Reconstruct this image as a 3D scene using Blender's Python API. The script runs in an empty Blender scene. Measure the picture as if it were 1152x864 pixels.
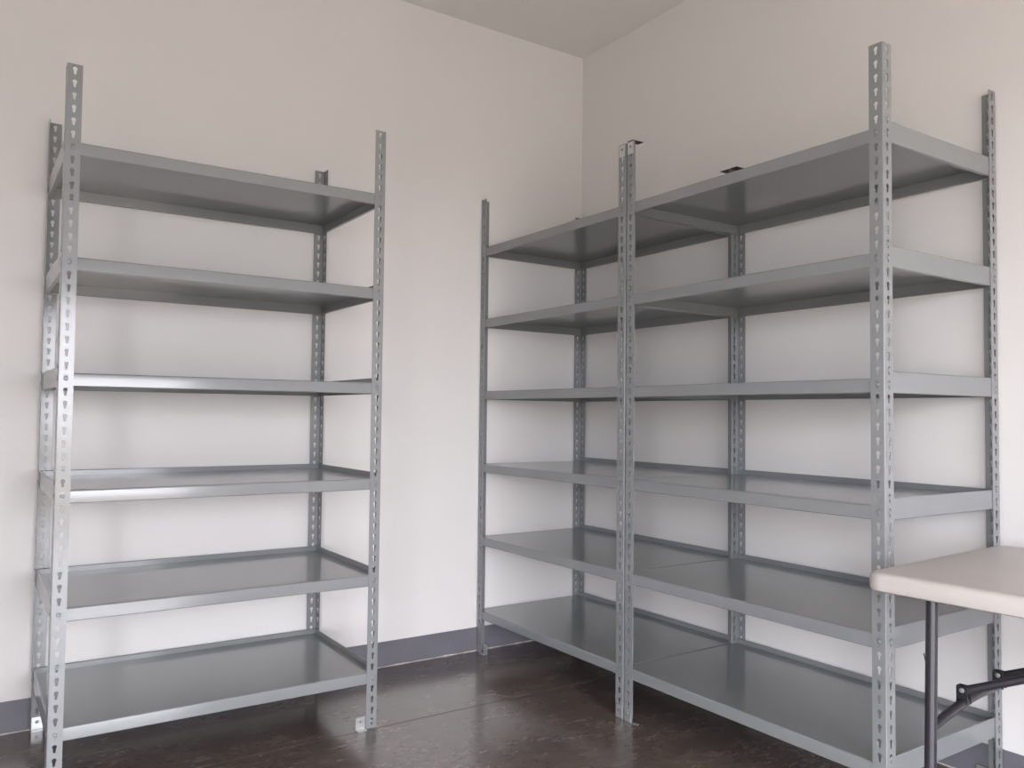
import bpy, math, random
from mathutils import Matrix, Vector
from mathutils.geometry import tessellate_polygon

random.seed(7)
PI = math.pi
scene = bpy.context.scene
COL = scene.collection

# ------------------------------------------------------------------ camera
CAM = Vector((-2.66874, -3.33587, 1.11354))
yaw, pit, rol = (math.radians(a) for a in (33.8825, 2.1323, 0.6039))
fwd = Vector((math.sin(yaw) * math.cos(pit), math.cos(yaw) * math.cos(pit), math.sin(pit)))
rgt = Vector((math.cos(yaw), -math.sin(yaw), 0))
up = rgt.cross(fwd)
r2 = rgt * math.cos(rol) + up * math.sin(rol)
u2 = -rgt * math.sin(rol) + up * math.cos(rol)
cam_data = bpy.data.cameras.new('camera')
cam_data.sensor_width = 36
cam_data.lens = 922.81 / 1152 * 36
cam_data.clip_start = 0.02
cam = bpy.data.objects.new('camera', cam_data)
COL.objects.link(cam)
M = Matrix((r2, u2, -fwd)).transposed().to_4x4()
M.translation = CAM
cam.matrix_world = M
scene.camera = cam

# ------------------------------------------------------------------ room size (metres)
CEIL = 2.992
ROOM_X, ROOM_Y = -3.8, -5.4            # far left wall / wall with the doorway behind the camera
DX0, DX1, DZ0, DZ = -2.8, -1.0, 0.0, 2.0       # doorway behind the camera
LY0, LY1, LZ0, LZ = -5.2, -3.6, 0.0, 2.0      # side doorway in the left wall

# ------------------------------------------------------------------ sky and daylight
world = bpy.data.worlds.new('overcast_sky')
scene.world = world
world.use_nodes = True
bg = world.node_tree.nodes['Background']
bg.inputs['Color'].default_value = (0.93, 0.935, 1.0, 1)
bg.inputs['Strength'].default_value = 1.0
pl = bpy.data.lights.new('doorway_portal', 'AREA')     # importance portal only, gives off no light itself
pl.shape = 'RECTANGLE'
pl.size, pl.size_y = DX1 - DX0, DZ - DZ0
pl.cycles.is_portal = True
po = bpy.data.objects.new('doorway_portal', pl)
COL.objects.link(po)
po.location = ((DX0 + DX1) / 2, ROOM_Y - 0.02, (DZ + DZ0) / 2)
po.rotation_euler = (PI / 2, 0, 0)

pl2 = bpy.data.lights.new('side_doorway_portal', 'AREA')
pl2.shape = 'RECTANGLE'
pl2.size, pl2.size_y = LY1 - LY0, LZ - LZ0
pl2.cycles.is_portal = True
po2 = bpy.data.objects.new('side_doorway_portal', pl2)
COL.objects.link(po2)
po2.location = (ROOM_X - 0.02, (LY0 + LY1) / 2, (LZ + LZ0) / 2)
po2.rotation_euler = (PI / 2, 0, -PI / 2)

sl = bpy.data.lights.new('sun', 'SUN')                  # lights the yard outside; comes from behind the building, never enters the room
sl.energy = 0.3
sl.angle = math.radians(2)
sl.color = (1.0, 0.95, 0.86)
so = bpy.data.objects.new('sun', sl)
COL.objects.link(so)
so.rotation_euler = (math.radians(-34), 0, math.radians(15))

vs = scene.view_settings
vs.view_transform = 'Standard'
vs.look = 'None'
vs.gamma = 1
vs.use_curve_mapping = False
vs.exposure = 4.22


# ------------------------------------------------------------------ materials
def new_mat(name):
    m = bpy.data.materials.new(name)
    m.use_nodes = True
    nt = m.node_tree
    return m, nt, nt.nodes['Principled BSDF']


def node(nt, typ, **kw):
    n = nt.nodes.new(typ)
    for k, v in kw.items():
        if k in n.inputs:
            n.inputs[k].default_value = v
        else:
            setattr(n, k, v)
    return n


def ramp(nt, fac, stops):
    r = nt.nodes.new('ShaderNodeValToRGB')
    el = r.color_ramp.elements
    while len(el) < len(stops):
        el.new(0.5)
    for e, (p, c) in zip(el, stops):
        e.position = p
        e.color = (*c, 1) if len(c) == 3 else c
    nt.links.new(fac, r.inputs['Fac'])
    return r.outputs['Color']


def coords(nt, scale=(1, 1, 1), rot=(0, 0, 0), out='Object'):
    tc = nt.nodes.new('ShaderNodeTexCoord')
    mp = nt.nodes.new('ShaderNodeMapping')
    mp.inputs['Scale'].default_value = scale
    mp.inputs['Rotation'].default_value = rot
    nt.links.new(tc.outputs[out], mp.inputs['Vector'])
    return mp.outputs['Vector']


def noise(nt, vec, scale, detail=4, rough=0.55, dist=0.0):
    n = nt.nodes.new('ShaderNodeTexNoise')
    n.inputs['Scale'].default_value = scale
    n.inputs['Detail'].default_value = detail
    n.inputs['Roughness'].default_value = rough
    n.inputs['Distortion'].default_value = dist
    nt.links.new(vec, n.inputs['Vector'])
    return n.outputs['Fac']


def mix(nt, fac, a, b, blend='MIX'):
    n = nt.nodes.new('ShaderNodeMix')
    n.data_type = 'RGBA'
    n.blend_type = blend
    if isinstance(fac, float):
        n.inputs['Factor'].default_value = fac
    else:
        nt.links.new(fac, n.inputs['Factor'])
    for s, v in (('A', a), ('B', b)):
        sock = [i for i in n.inputs if i.name == s and i.type == 'RGBA'][0]
        if isinstance(v, tuple):
            sock.default_value = (*v, 1)
        else:
            nt.links.new(v, sock)
    return [o for o in n.outputs if o.type == 'RGBA'][0]


def bump(nt, bsdf, h, strength, dist=0.002):
    b = nt.nodes.new('ShaderNodeBump')
    b.inputs['Strength'].default_value = strength
    b.inputs['Distance'].default_value = dist
    nt.links.new(h, b.inputs['Height'])
    nt.links.new(b.outputs['Normal'], bsdf.inputs['Normal'])


def mat_wall():
    m, nt, b = new_mat('painted_wall')
    v = coords(nt)
    n1 = noise(nt, v, 1.3, 3)
    base = ramp(nt, n1, [(0.3, (0.735, 0.720, 0.71)), (0.7, (0.755, 0.740, 0.73))])
    sc = noise(nt, coords(nt, (9, 9, 3.0)), 1.7, 6, 0.7, 0.6)            # faint scuffs
    spot = ramp(nt, sc, [(0.70, (0, 0, 0)), (0.80, (0.35, 0.35, 0.35))])
    nt.links.new(mix(nt, spot, base, (0.66, 0.65, 0.64)), b.inputs['Base Color'])
    b.inputs['Roughness'].default_value = 0.62
    b.inputs['Specular IOR Level'].default_value = 0.25
    bump(nt, b, noise(nt, v, 160, 2), 0.08, 0.001)
    return m


def mat_ceiling():
    m, nt, b = new_mat('painted_ceiling')
    base = ramp(nt, noise(nt, coords(nt), 1.1, 3), [(0.3, (0.81, 0.79, 0.77)), (0.7, (0.84, 0.82, 0.80))])
    nt.links.new(base, b.inputs['Base Color'])
    b.inputs['Roughness'].default_value = 0.8
    return m


def mat_floor():
    m, nt, b = new_mat('stained_concrete')
    v = coords(nt)
    big = noise(nt, coords(nt, (1, 1.5, 1)), 1.5, 6, 0.6, 0.2)
    med = noise(nt, coords(nt, (1, 1.9, 1)), 6.0, 10, 0.74, 0.25)
    c1 = ramp(nt, big, [(0.30, (0.110, 0.086, 0.074)), (0.55, (0.155, 0.124, 0.108)), (0.75, (0.190, 0.157, 0.139))])
    c2 = ramp(nt, med, [(0.30, (0.70, 0.68, 0.66)), (0.52, (1.0, 0.98, 0.96)), (0.75, (1.2, 1.18, 1.16))])
    c = mix(nt, 1.0, c1, c2, 'MULTIPLY')
    # pale scuffs: fine broken streaks, only inside worn patches
    st = noise(nt, coords(nt, (10, 34, 1), (0, 0, 0.25)), 2.2, 9, 0.8, 0.35)
    sf = ramp(nt, st, [(0.60, (0, 0, 0)), (0.74, (0.45, 0.45, 0.45))])
    patch = ramp(nt, noise(nt, v, 1.9, 3, 0.5, 0.3), [(0.48, (0, 0, 0)), (0.62, (1, 1, 1))])
    sf = mix(nt, 1.0, sf, patch, 'MULTIPLY')
    c = mix(nt, sf, c, (0.42, 0.38, 0.35))
    nt.links.new(c, b.inputs['Base Color'])
    rr = ramp(nt, med, [(0.3, (0.17, 0.17, 0.17)), (0.75, (0.34, 0.34, 0.34))])
    nt.links.new(rr, b.inputs['Roughness'])
    b.inputs['Specular IOR Level'].default_value = 0.5
    b.inputs['Coat Weight'].default_value = 0.8
    b.inputs['Coat Roughness'].default_value = 0.16
    bump(nt, b, noise(nt, v, 45, 5, 0.6), 0.05, 0.002)
    return m


def mat_enamel():
    m, nt, b = new_mat('grey_enamel_steel')
    v = coords(nt)
    base = ramp(nt, noise(nt, v, 5, 2), [(0.3, (0.222, 0.232, 0.240)), (0.7, (0.231, 0.241, 0.249))])
    nt.links.new(base, b.inputs['Base Color'])
    b.inputs['Roughness'].default_value = 0.34
    b.inputs['Specular IOR Level'].default_value = 0.25
    b.inputs['Coat Weight'].default_value = 0.8
    b.inputs['Coat Roughness'].default_value = 0.13
    b.inputs['Coat IOR'].default_value = 1.5
    return m


def simple(name, col, rough, metal=0.0, spec=0.5, var=0.08, sc=20):
    m, nt, b = new_mat(name)
    lo = tuple(c * (1 - var) for c in col)
    hi = tuple(min(1, c * (1 + var)) for c in col)
    nt.links.new(ramp(nt, noise(nt, coords(nt), sc, 4), [(0.3, lo), (0.7, hi)]), b.inputs['Base Color'])
    b.inputs['Roughness'].default_value = rough
    b.inputs['Metallic'].default_value = metal
    b.inputs['Specular IOR Level'].default_value = spec
    return m


def mat_plastic():
    m, nt, b = new_mat('table_plastic')
    v = coords(nt)
    base = ramp(nt, noise(nt, v, 4, 5), [(0.3, (0.48, 0.452, 0.43)), (0.7, (0.515, 0.487, 0.464))])
    sp = ramp(nt, noise(nt, coords(nt, (3, 30, 3)), 2.5, 6, 0.7), [(0.70, (0, 0, 0)), (0.80, (0.5, 0.5, 0.5))])
    nt.links.new(mix(nt, sp, base, (0.45, 0.42, 0.40)), b.inputs['Base Color'])
    b.inputs['Roughness'].default_value = 0.42
    bump(nt, b, noise(nt, v, 350, 2), 0.12, 0.0008)
    return m


WALL, CEILM, FLOOR, ENAMEL, PLASTIC = mat_wall(), mat_ceiling(), mat_floor(), mat_enamel(), mat_plastic()
BASE = simple('baseboard_paint', (0.150, 0.146, 0.168), 0.5, var=0.10, sc=6)
CAULK = simple('white_caulk', (0.50, 0.46, 0.43), 0.7, var=0.25, sc=30)
ZINC = simple('zinc_steel', (0.62, 0.63, 0.64), 0.36, 0.75, sc=60)
BOLT = simple('bolt_steel', (0.235, 0.245, 0.255), 0.38, 0.25)
TUBE = simple('charcoal_tube', (0.022, 0.021, 0.027), 0.33, 0.0, 0.55)
BLACK = simple('black_bracket', (0.016, 0.016, 0.018), 0.4)
DARKZ = simple('dark_steel', (0.05, 0.045, 0.042), 0.5, 0.3)
GROUND = simple('yard_concrete', (0.28, 0.245, 0.195), 0.85, var=0.15, sc=2)


# ------------------------------------------------------------------ mesh helpers
class MB:
    def __init__(s):
        s.v, s.f = [], []

    def add(s, vs_, fs_):
        o = len(s.v)
        s.v += [tuple(p) for p in vs_]
        s.f += [tuple(i + o for i in f) for f in fs_]
        return s

    def box(s, x0, x1, y0, y1, z0, z1):
        return s.add([(x, y, z) for z in (z0, z1) for y in (y0, y1) for x in (x0, x1)],
                     [(0, 2, 3, 1), (4, 5, 7, 6), (0, 1, 5, 4), (2, 6, 7, 3), (0, 4, 6, 2), (1, 3, 7, 5)])

    def prism(s, prof, a0, a1, put):
        """closed profile [(p,q)...] swept from a0 to a1; put(a,p,q)->xyz"""
        n = len(prof)
        vs_ = [put(a0, *p) for p in prof] + [put(a1, *p) for p in prof]
        fs_ = [(i, (i + 1) % n, n + (i + 1) % n, n + i) for i in range(n)]
        tri = tessellate_polygon([[Vector((p[0], p[1], 0)) for p in prof]])
        fs_ += [tuple(t) for t in tri] + [tuple(n + i for i in reversed(t)) for t in tri]
        return s.add(vs_, fs_)

    def tube(s, pts, r, seg=14, cap=True):
        pts = [Vector(p) for p in pts]
        rings = []
        prev = None
        for i, p in enumerate(pts):
            d = (pts[min(i + 1, len(pts) - 1)] - pts[max(i - 1, 0)]).normalized()
            if prev is None:
                a = Vector((0, 0, 1)) if abs(d.z) < 0.9 else Vector((1, 0, 0))
                n = d.cross(a).normalized()
            else:
                n = (prev - d * prev.dot(d)).normalized()
            prev = n
            bn = d.cross(n)
            rings.append([p + (n * math.cos(2 * PI * k / seg) + bn * math.sin(2 * PI * k / seg)) * r for k in range(seg)])
        vs_ = [q for rg in rings for q in rg]
        fs_ = []
        for i in range(len(rings) - 1):
            for k in range(seg):
                fs_.append((i * seg + k, i * seg + (k + 1) % seg, (i + 1) * seg + (k + 1) % seg, (i + 1) * seg + k))
        if cap:
            fs_.append(tuple(range(seg - 1, -1, -1)))
            fs_.append(tuple((len(rings) - 1) * seg + k for k in range(seg)))
        return s.add(vs_, fs_)

    def mesh(s, name, material, smooth=False):
        me = bpy.data.meshes.new(name)
        me.from_pydata(s.v, [], s.f)
        me.validate()
        import bmesh
        bm = bmesh.new()
        bm.from_mesh(me)
        bmesh.ops.remove_doubles(bm, verts=bm.verts, dist=1e-6)
        bmesh.ops.recalc_face_normals(bm, faces=bm.faces)
        bm.to_mesh(me)
        bm.free()
        me.materials.append(material)
        if smooth:
            for p in me.polygons:
                p.use_smooth = True
            me.set_sharp_from_angle(angle=math.radians(38))
        return me


def link(name, data, parent=None, loc=(0, 0, 0), rot=(0, 0, 0)):
    o = bpy.data.objects.new(name, data)
    COL.objects.link(o)
    o.parent = parent
    o.location = loc
    o.rotation_euler = rot
    return o


def build(mb, name, material, parent=None, loc=(0, 0, 0), rot=(0, 0, 0), smooth=False):
    return link(name, mb.mesh(name, material, smooth), parent, loc, rot)


def structure(o, label, cat):
    o['kind'] = 'structure'
    o['label'] = label
    o['category'] = cat
    return o


# ------------------------------------------------------------------ room shell
JOINT = -0.630                          # control joint in the slab, parallel to the back wall
fl = MB()
prof = [(ROOM_Y - 0.3, 0), (JOINT - 0.0031, 0), (JOINT - 0.0030, -0.012), (JOINT + 0.0030, -0.012), (JOINT + 0.0031, 0),
        (0.15, 0), (0.15, -0.12), (ROOM_Y - 0.3, -0.12)]
fl.prism(prof, ROOM_X - 0.15, 0.15, lambda a, p, q: (a, p, q))
structure(build(fl, 'floor', FLOOR), 'dark brown polished concrete floor with a shallow control joint', 'floor')
structure(build(MB().box(ROOM_X - 0.15, 0.15, ROOM_Y - 0.15, 0.15, CEIL, CEIL + 0.15), 'ceiling', CEILM),
          'plain off-white painted ceiling', 'ceiling')
structure(build(MB().box(ROOM_X - 0.15, 0.15, 0, 0.15, 0, CEIL), 'wall_back', WALL),
          'white painted wall behind the free-standing rack', 'wall')
structure(build(MB().box(0, 0.15, ROOM_Y - 0.15, 0, 0, CEIL), 'wall_right', WALL),
          'white painted wall behind the joined pair of racks and table', 'wall')
wl = MB()
wl.box(ROOM_X - 0.15, ROOM_X, ROOM_Y - 0.15, LY0, 0, CEIL)
wl.box(ROOM_X - 0.15, ROOM_X, LY1, 0, 0, CEIL)
wl.box(ROOM_X - 0.15, ROOM_X, LY0, LY1, LZ, CEIL)
structure(build(wl, 'wall_left', WALL), 'white side wall with an open doorway out to the left', 'wall')
wf = MB()
wf.box(ROOM_X, DX0, ROOM_Y - 0.15, ROOM_Y, 0, CEIL)
wf.box(DX1, 0, ROOM_Y - 0.15, ROOM_Y, 0, CEIL)
wf.box(DX0, DX1, ROOM_Y - 0.15, ROOM_Y, DZ, CEIL)
structure(build(wf, 'wall_front', WALL), 'white wall with an open doorway behind the viewer', 'wall')
structure(build(MB().box(-40, 25, -45, 12, -0.30, -0.121), 'ground', GROUND),
          'pale concrete yard outside the open doorways', 'ground')

BT = 0.1098
structure(build(MB().box(ROOM_X, 0, -0.004, 0.0, 0.0015, BT), 'baseboard_back', BASE),
          'dark grey baseboard along the wall behind the free-standing rack', 'baseboard')
structure(build(MB().box(-0.004, 0, ROOM_Y, -0.004, 0.0015, BT), 'baseboard_right', BASE),
          'dark grey baseboard along the wall behind the joined racks', 'baseboard')


def caulk(name, n, put, label):
    mb = MB()
    k = 5
    vs_, fs_ = [], []
    for i in range(n + 1):
        g = 0.5 + 0.5 * math.sin(i * 0.37) * math.sin(i * 0.11 + 1.0)        # bead swells and thins out along the wall
        w = 0.001 + 0.005 * g * random.random()
        h = 0.0014 + 0.0058 * g * (0.5 + 0.5 * random.random())
        t = i / n
        vs_ += [put(t, 0.003, 0.0), put(t, 0.003, h), put(t, 0.0045, h * 0.9), put(t, 0.004 + w * 0.6, h * 0.4), put(t, 0.004 + w, 0.0)]
    for i in range(n):
        for j in range(k):
            a, b_ = i * k + j, i * k + (j + 1) % k
            fs_.append((a, b_, b_ + k, a + k))
    mb.add(vs_, fs_)
    structure(build(mb, name, CAULK, smooth=True), label, 'caulk')


caulk('trim_1', 400, lambda t, d, z: (ROOM_X * (1 - t) - 0.004 * t, -d, z), 'thin uneven white caulk line under the left baseboard')
caulk('trim_2', 420, lambda t, d, z: (-d, ROOM_Y * (1 - t) - 0.004 * t, z), 'thin uneven white caulk line under the right baseboard')

# ------------------------------------------------------------------ racks
L, P, T = 0.041, 0.0381, 0.002          # post leg width, hole pitch, steel gauge
H, ZB6 = 2.138, 0.1768
W, D = 1.028, 0.612
ZB = [ZB6 + 9 * P * (5 - k) for k in range(6)]      # bolt height of each shelf, top shelf first
HOLE0 = ZB6 - 4 * P
NH = 56


def keyhole():
    pts = []
    R, cz, hw = 0.0064, 0.0048, 0.0033
    a0 = math.asin(hw / R)
    n = 9
    for i in range(n + 1):               # big round head, clockwise from lower left to lower right
        a = -PI / 2 - a0 * 1.35 - (2 * PI - 2.7 * a0) * i / n
        pts.append((R * math.cos(a), cz + R * math.sin(a)))
    pts += [(hw, -0.010), (hw * 0.55, -0.0125), (-hw * 0.55, -0.0125), (-hw, -0.010)]
    return pts


def make_post_mesh():
    mb = MB()
    kh = keyhole()
    n = len(kh)
    b0 = 0.0025                           # start of the flat after the folded corner
    mid = L / 2
    outer = [(b0, -P / 2), (L, -P / 2), (L, P / 2), (b0, P / 2)]
    hole = [(mid + x, z) for x, z in kh]
    allp = outer + hole
    tri = tessellate_polygon([[Vector((a, b, 0)) for a, b in outer], [Vector((a, b, 0)) for a, b in hole]])
    for leg in (0, 1):
        def put(s_, t_, z):
            return (s_, t_, z) if leg == 0 else (t_, s_, z)
        for k in range(NH):
            zc = HOLE0 + k * P
            vs_ = [put(a, 0, zc + b) for a, b in allp] + [put(a, T, zc + b) for a, b in allp]
            m = len(allp)
            fs_ = [tuple(t) for t in tri] + [tuple(m + i for i in reversed(t)) for t in tri]
            fs_ += [(4 + i, 4 + (i + 1) % n, m + 4 + (i + 1) % n, m + 4 + i) for i in range(n)]
            fs_ += [(1, 2, m + 2, m + 1)]
            mb.add(vs_, fs_)
        za, zb_ = HOLE0 - P / 2, HOLE0 + (NH - 0.5) * P
        # plain foot strip
        vs_ = [put(b0, 0, 0), put(L, 0, 0), put(L, 0, za), put(b0, 0, za), put(b0, T, 0), put(L, T, 0), put(L, T, za), put(b0, T, za)]
        mb.add(vs_, [(0, 1, 2, 3), (7, 6, 5, 4), (1, 2, 6, 5), (0, 1, 5, 4)])
        vs_ = [put(b0, 0, zb_), put(L, 0, zb_), put(L, T, zb_), put(b0, T, zb_)]
        mb.add(vs_, [(0, 1, 2, 3)])
    # folded corner
    za, zb_ = 0.0, HOLE0 + (NH - 0.5) * P
    arc = [(b0 - b0 * math.sin(a), b0 - b0 * math.cos(a)) for a in [PI / 2 * i / 4 for i in range(5)]]
    vs_ = [(x, y, z) for z in (za, zb_) for x, y in arc]
    fs_ = [(i, i + 1, 6 + i, 5 + i) for i in range(4)]
    mb.add(vs_, fs_)
    mb.add([(b0, 0, za), (b0, T, za), (T, b0, za), (0, b0, za), (b0, 0, zb_), (b0, T, zb_), (T, b0, zb_), (0, b0, zb_)],
           [(0, 1, 2, 3), (4, 5, 6, 7), (1, 2, 6, 5)])
    return mb.mesh('post', ENAMEL, True)


def sheet(path, t):
    """open path offset to a closed thin profile"""
    n = len(path)
    off = []
    for i in range(n):
        a = Vector(path[max(i - 1, 0)])
        b = Vector(path[min(i + 1, n - 1)])
        d = (b - a).normalized()
        off.append((path[i][0] - d.y * t, path[i][1] + d.x * t))
    return list(path) + off[::-1]


TOP, BOT, TALL = 0.017, -0.0225, 0.0365
EI = 0.0027                              # clearance of the folded tray inside the posts
GA = 0.0013
RB = 0.0055


def make_flange_meshes():
    out = {}
    arc = [(EI + RB - RB * math.sin(a), TOP - RB + RB * math.cos(a)) for a in [PI / 2 * i / 5 for i in range(6)]]
    path = arc + [(EI, BOT + 0.002), (EI + 0.002, BOT), (EI + 0.013, BOT)]
    mb = MB().prism(sheet(path, GA), EI, W - EI, lambda a, p, q: (a, p, q))
    out['front'] = mb.mesh('front_flange', ENAMEL, True)
    for nm, top in (('tall', TALL), ('low', TOP)):
        path = [(EI + 0.006, top - 0.0008), (EI + 0.002, top), (EI, top - 0.002), (EI, BOT + 0.002), (EI + 0.002, BOT), (EI + 0.013, BOT)]
        if nm == 'low':
            path = [(EI, TOP), (EI, BOT + 0.002), (EI + 0.002, BOT), (EI + 0.013, BOT)]
        pr = sheet(path, GA)
        out['back_' + nm] = MB().prism(pr, EI, W - EI, lambda a, p, q: (a, D - p, q)).mesh('back_flange', ENAMEL, True)
        y0 = EI + (0.0065 if nm == 'low' else 0.001)
        out['left_' + nm] = MB().prism(pr, y0, D - EI - 0.0015, lambda a, p, q: (p, a, q)).mesh('side_flange', ENAMEL, True)
        out['right_' + nm] = MB().prism(pr, y0, D - EI - 0.0015, lambda a, p, q: (W - p, a, q)).mesh('side_flange', ENAMEL, True)
    out['deck'] = MB().box(EI + 0.0014, W - EI - 0.0014, EI + RB, D - EI - 0.0014, TOP - GA, TOP).mesh('shelf', ENAMEL)
    return out


def make_bolt_mesh():
    mb = MB()
    seg = 12
    rings = [(0.0060, 0.0), (0.0060, 0.0008), (0.0050, 0.0017), (0.0026, 0.0021)]
    vs_ = [(r * math.cos(2 * PI * k / seg), -h, r * math.sin(2 * PI * k / seg)) for r, h in rings for k in range(seg)]
    fs_ = [(i * seg + k, i * seg + (k + 1) % seg, (i + 1) * seg + (k + 1) % seg, (i + 1) * seg + k)
           for i in range(len(rings) - 1) for k in range(seg)]
    fs_.append(tuple((len(rings) - 1) * seg + k for k in range(seg)))
    mb.add(vs_, fs_)
    return mb.mesh('bolt', BOLT, True)


POST, FLG, BOLTM = make_post_mesh(), make_flange_meshes(), make_bolt_mesh()


def plate_mesh(w, h, tab, holes=True):
    """zinc L bracket: upright plate with a round hole, facing -Y, and a tab lying towards -Y at its foot"""
    mb = MB()
    n = 12
    ring = [(w / 2 + 0.0045 * math.cos(2 * PI * k / n), h * 0.62 + 0.0045 * math.sin(2 * PI * k / n)) for k in range(n)]
    outer = [(0, 0.0), (w, 0.0), (w, h), (0, h)]
    tri = tessellate_polygon([[Vector((a, b, 0)) for a, b in outer], [Vector((a, b, 0)) for a, b in ring]])
    al = outer + ring
    m = len(al)
    mb.add([(a, 0, b) for a, b in al] + [(a, T, b) for a, b in al],
           [tuple(t) for t in tri] + [tuple(m + i for i in reversed(t)) for t in tri]
           + [(i, (i + 1) % 4, m + (i + 1) % 4, m + i) for i in range(4)]
           + [(4 + i, 4 + (i + 1) % n, m + 4 + (i + 1) % n, m + 4 + i) for i in range(n)])
    if tab:
        mb.box(0, w, -tab, 0, 0.0, T)
    return mb.mesh('foot_bracket', ZINC)


PL_TAB = plate_mesh(0.034, 0.042, 0.022)
PL_FLAT = plate_mesh(0.031, 0.044, 0)


def rack(loc, rz, label, left, right):
    root = link('shelving_unit', None, None, loc, (0, 0, rz))
    root.empty_display_size = 0.2
    root['label'] = label
    root['category'] = 'shelving unit'
    root['group'] = 'grey metal shelving racks'
    for (x, y, a, side) in ((0, 0, 0, left), (W, 0, PI / 2, right), (W, D, PI, right), (0, D, 3 * PI / 2, left)):
        p = link('post', POST, root, (x, y, 0), (0, 0, a))
        # which local leg lies along the side of the rack
        side_leg = 1 if a in (0, PI) else 0
        for z in ZB:
            for leg in (0, 1):
                zs = [z]
                if leg == side_leg and side == 'tall':
                    zs.append(z + P)
                for zz in zs:
                    if leg == 0:
                        link('bolt', BOLTM, p, (L / 2, 0, zz))
                    else:
                        link('bolt', BOLTM, p, (0, L / 2, zz), (0, 0, -PI / 2))
    for z in ZB:
        s = link('shelf', FLG['deck'], root, (0, 0, z))
        link('front_flange', FLG['front'], s)
        link('back_flange', FLG['back_tall'], s)
        link('side_flange', FLG['left_' + left], s)
        link('side_flange', FLG['right_' + right], s)
    return root


XL = -2.4363
left_rack = rack((XL, -0.007 - D, 0), 0, 'grey metal six-shelf rack standing alone against the left-hand wall', 'tall', 'tall')
XF = -0.007 - D
YA = -0.008
YB = YA - W - 0.0070
corner_rack = rack((XF, YA, 0), -PI / 2, 'grey metal six-shelf rack tucked into the room corner, farther of the joined pair', 'low', 'low')
near_rack = rack((XF, YB, 0), -PI / 2, 'grey metal six-shelf rack beside the folding table, nearer of the joined pair', 'low', 'tall')


def bracket(r, mesh, loc, rz=0.0, bolt=True, rx=0.0, h=0.042, w=0.034):
    b = link('foot_bracket', mesh, r, loc, (rx, 0, rz))
    if bolt:
        link('bolt', BOLTM, b, (w / 2, 0.0005, h * 0.62))
    return b


# feet of the free-standing rack
bracket(left_rack, PL_TAB, (W - L - 0.036, 0.006, 0), bolt=False)
link('bolt', BOLTM, left_rack, (W - L / 2, 0, HOLE0))
link('bolt', BOLTM, left_rack, (L / 2, 0, HOLE0))
bracket(left_rack, PL_TAB, (0.004, D - T - 0.0025, 0))
bracket(left_rack, PL_TAB, (W - 0.038, D - T - 0.0025, 0))
bracket(left_rack, PL_TAB, (L + 0.002, 0.006, 0), bolt=False)
# feet and top plates of the joined racks
for r, x in ((corner_rack, W - 0.036), (near_rack, 0.005)):
    bracket(r, PL_FLAT, (x, -T - 0.0003, 0.002), h=0.044, w=0.031)
    bracket(r, PL_FLAT, (x, -T - 0.0003, H - 0.047), h=0.044, w=0.031)
build(MB().box(L + 0.001, L + 0.022, 0.004, 0.016, 0.0, T), 'foot_tab', ZINC, near_rack)
build(MB().box(0.004, 0.034, -0.002, 0.05, H + 0.0015, H + 0.0035), 'top_tab', DARKZ, near_rack)
build(MB().box(0.0, 0.036, D - 0.047, D - 0.001, H + 0.0015, H + 0.0035), 'top_tab', DARKZ, near_rack)
build(MB().box(W - 0.046, W, D - 0.047, D - 0.001, H + 0.0015, H + 0.0035), 'top_tab', DARKZ, corner_rack)
bracket(corner_rack, PL_TAB, (L + 0.001, 0.010, 0), bolt=False)
bracket(near_rack, PL_TAB, (W - L - 0.036, 0.006, 0), bolt=False)
bracket(near_rack, PL_TAB, (W - L - 0.036, D - T - 0.004, 0))
bracket(corner_rack, PL_TAB, (0.004, D - T - 0.0025, 0))

# ------------------------------------------------------------------ folding table
TW, TL, TH, TT = 0.735, 1.83, 0.752, 0.044
TROT = math.radians(3.3)
table = link('folding_table', None, None, (-0.880, -2.173, 0), (0, 0, TROT))
table['label'] = 'off-white plastic folding table with charcoal tube legs beside the near rack'
table['category'] = 'table'


def rrect(inset, r, n=8):
    x0, x1, y0, y1 = inset, TW - inset, -TL + inset, -inset
    r = max(r - inset, 0.004)
    pts = []
    for cx, cy, a in ((x1 - r, y1 - r, 0), (x0 + r, y1 - r, PI / 2), (x0 + r, y0 + r, PI), (x1 - r, y0 + r, 3 * PI / 2)):
        for i in range(n + 1):
            t = a + PI / 2 * i / n
            pts.append((cx + r * math.cos(t), cy + r * math.sin(t)))
    return pts


def loft(levels, cap0=True, cap1=True):
    mb = MB()
    vs_, fs_ = [], []
    m = None
    for (ins, z) in levels:
        o = rrect(ins, 0.042)
        m = len(o)
        vs_ += [(x, y, z) for x, y in o]
    for i in range(len(levels) - 1):
        for k in range(m):
            fs_.append((i * m + k, i * m + (k + 1) % m, (i + 1) * m + (k + 1) % m, (i + 1) * m + k))
    if cap0:
        fs_.append(tuple(range(m - 1, -1, -1)))
    if cap1:
        fs_.append(tuple((len(levels) - 1) * m + k for k in range(m)))
    return mb.add(vs_, fs_)


zt = TH
lv = [(0.030, zt - 0.030), (0.024, zt - TT + 0.002), (0.018, zt - TT), (0.006, zt - TT), (0.0015, zt - TT + 0.003), (0.0, zt - TT + 0.008),
      (0.0, zt - 0.016), (0.0015, zt - 0.009), (0.005, zt - 0.004), (0.011, zt - 0.0012), (0.018, zt), (0.030, zt - 0.0004)]
build(loft(lv), 'tabletop', PLASTIC, table, smooth=True)


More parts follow.
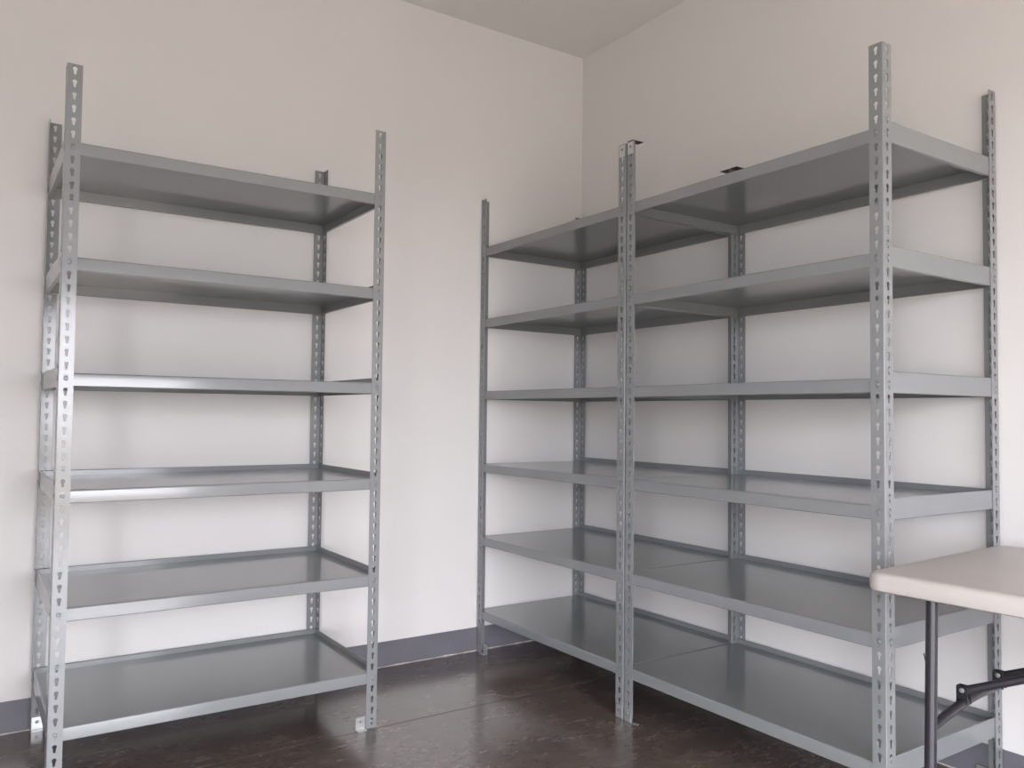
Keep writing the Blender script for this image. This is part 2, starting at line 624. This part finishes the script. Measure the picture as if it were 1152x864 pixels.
def leg_frame(yl, sgn):
    """U-shaped leg frame; sgn = direction the brace runs along the table"""
    xm = TW / 2
    xa, xb = 0.056, TW - 0.049
    ztop = zt - 0.034
    lean = 0.013 / 0.37
    for x, s in ((xa, -1), (xb, 1)):
        lg = build(MB().tube([(x, yl, ztop), (x + s * lean * (ztop - 0.012), yl, 0.012)], 0.0128), 'leg', TUBE, table, smooth=True)
        build(MB().tube([(x + s * lean * (ztop - 0.03), yl, 0.03), (x + s * lean * ztop, yl, 0.0)], 0.0155), 'rubber_foot', BLACK, lg, smooth=True)
        if s < 0 and sgn < 0:
            build(MB().tube([(x - 0.0325, yl + 0.004, 0.585), (x - 0.0305, yl + 0.003, 0.577), (x - 0.0280, yl + 0.002, 0.566),
                             (x - 0.0255, yl + 0.001, 0.552), (x - 0.0170, yl, 0.540)], 0.0013, 8), 'wire_clip', BLACK, lg, smooth=True)
    # arched cross bar
    pts = []
    for i in range(25):
        t = i / 24
        u = abs(2 * t - 1)
        z = 0.446 - 0.032 * max(0, (u - 0.25) / 0.75) ** 1.6
        pts.append((xa - 0.010 + (xb - xa + 0.020) * t, yl, z))
    build(MB().tube(pts, 0.0108), 'cross_bar', TUBE, table, smooth=True)
    for s, x in ((-1, xm - 0.165), (1, xm + 0.03)):
        br = MB().box(x - 0.006, x - 0.004, yl - 0.013, yl + 0.013, 0.438, 0.480)
        br.box(x + 0.012, x + 0.014, yl - 0.013, yl + 0.013, 0.438, 0.480)
        br.box(x - 0.006, x + 0.014, yl + 0.011, yl + 0.013, 0.438, 0.480)
        b = build(br, 'brace_bracket', BLACK, table)
        rv = link('rivet', BOLTM, b, (x - 0.006, yl, 0.470), (0, 0, -PI / 2))
        xe = xm + s * 0.03
        ye = yl + sgn * 0.56
        build(MB().tube([(x + 0.004, yl, 0.468), (xe, ye, zt - 0.040)], 0.0098 if s < 0 else 0.0085), 'brace', TUBE if s < 0 else BLACK, table, smooth=True)
    # mounting bar under the top
    build(MB().tube([(0.02, yl, ztop - 0.002), (TW - 0.02, yl, ztop - 0.002)], 0.0110), 'hinge_bar', TUBE, table, smooth=True)


leg_frame(-0.136, -1)
leg_frame(-TL + 0.136, 1)
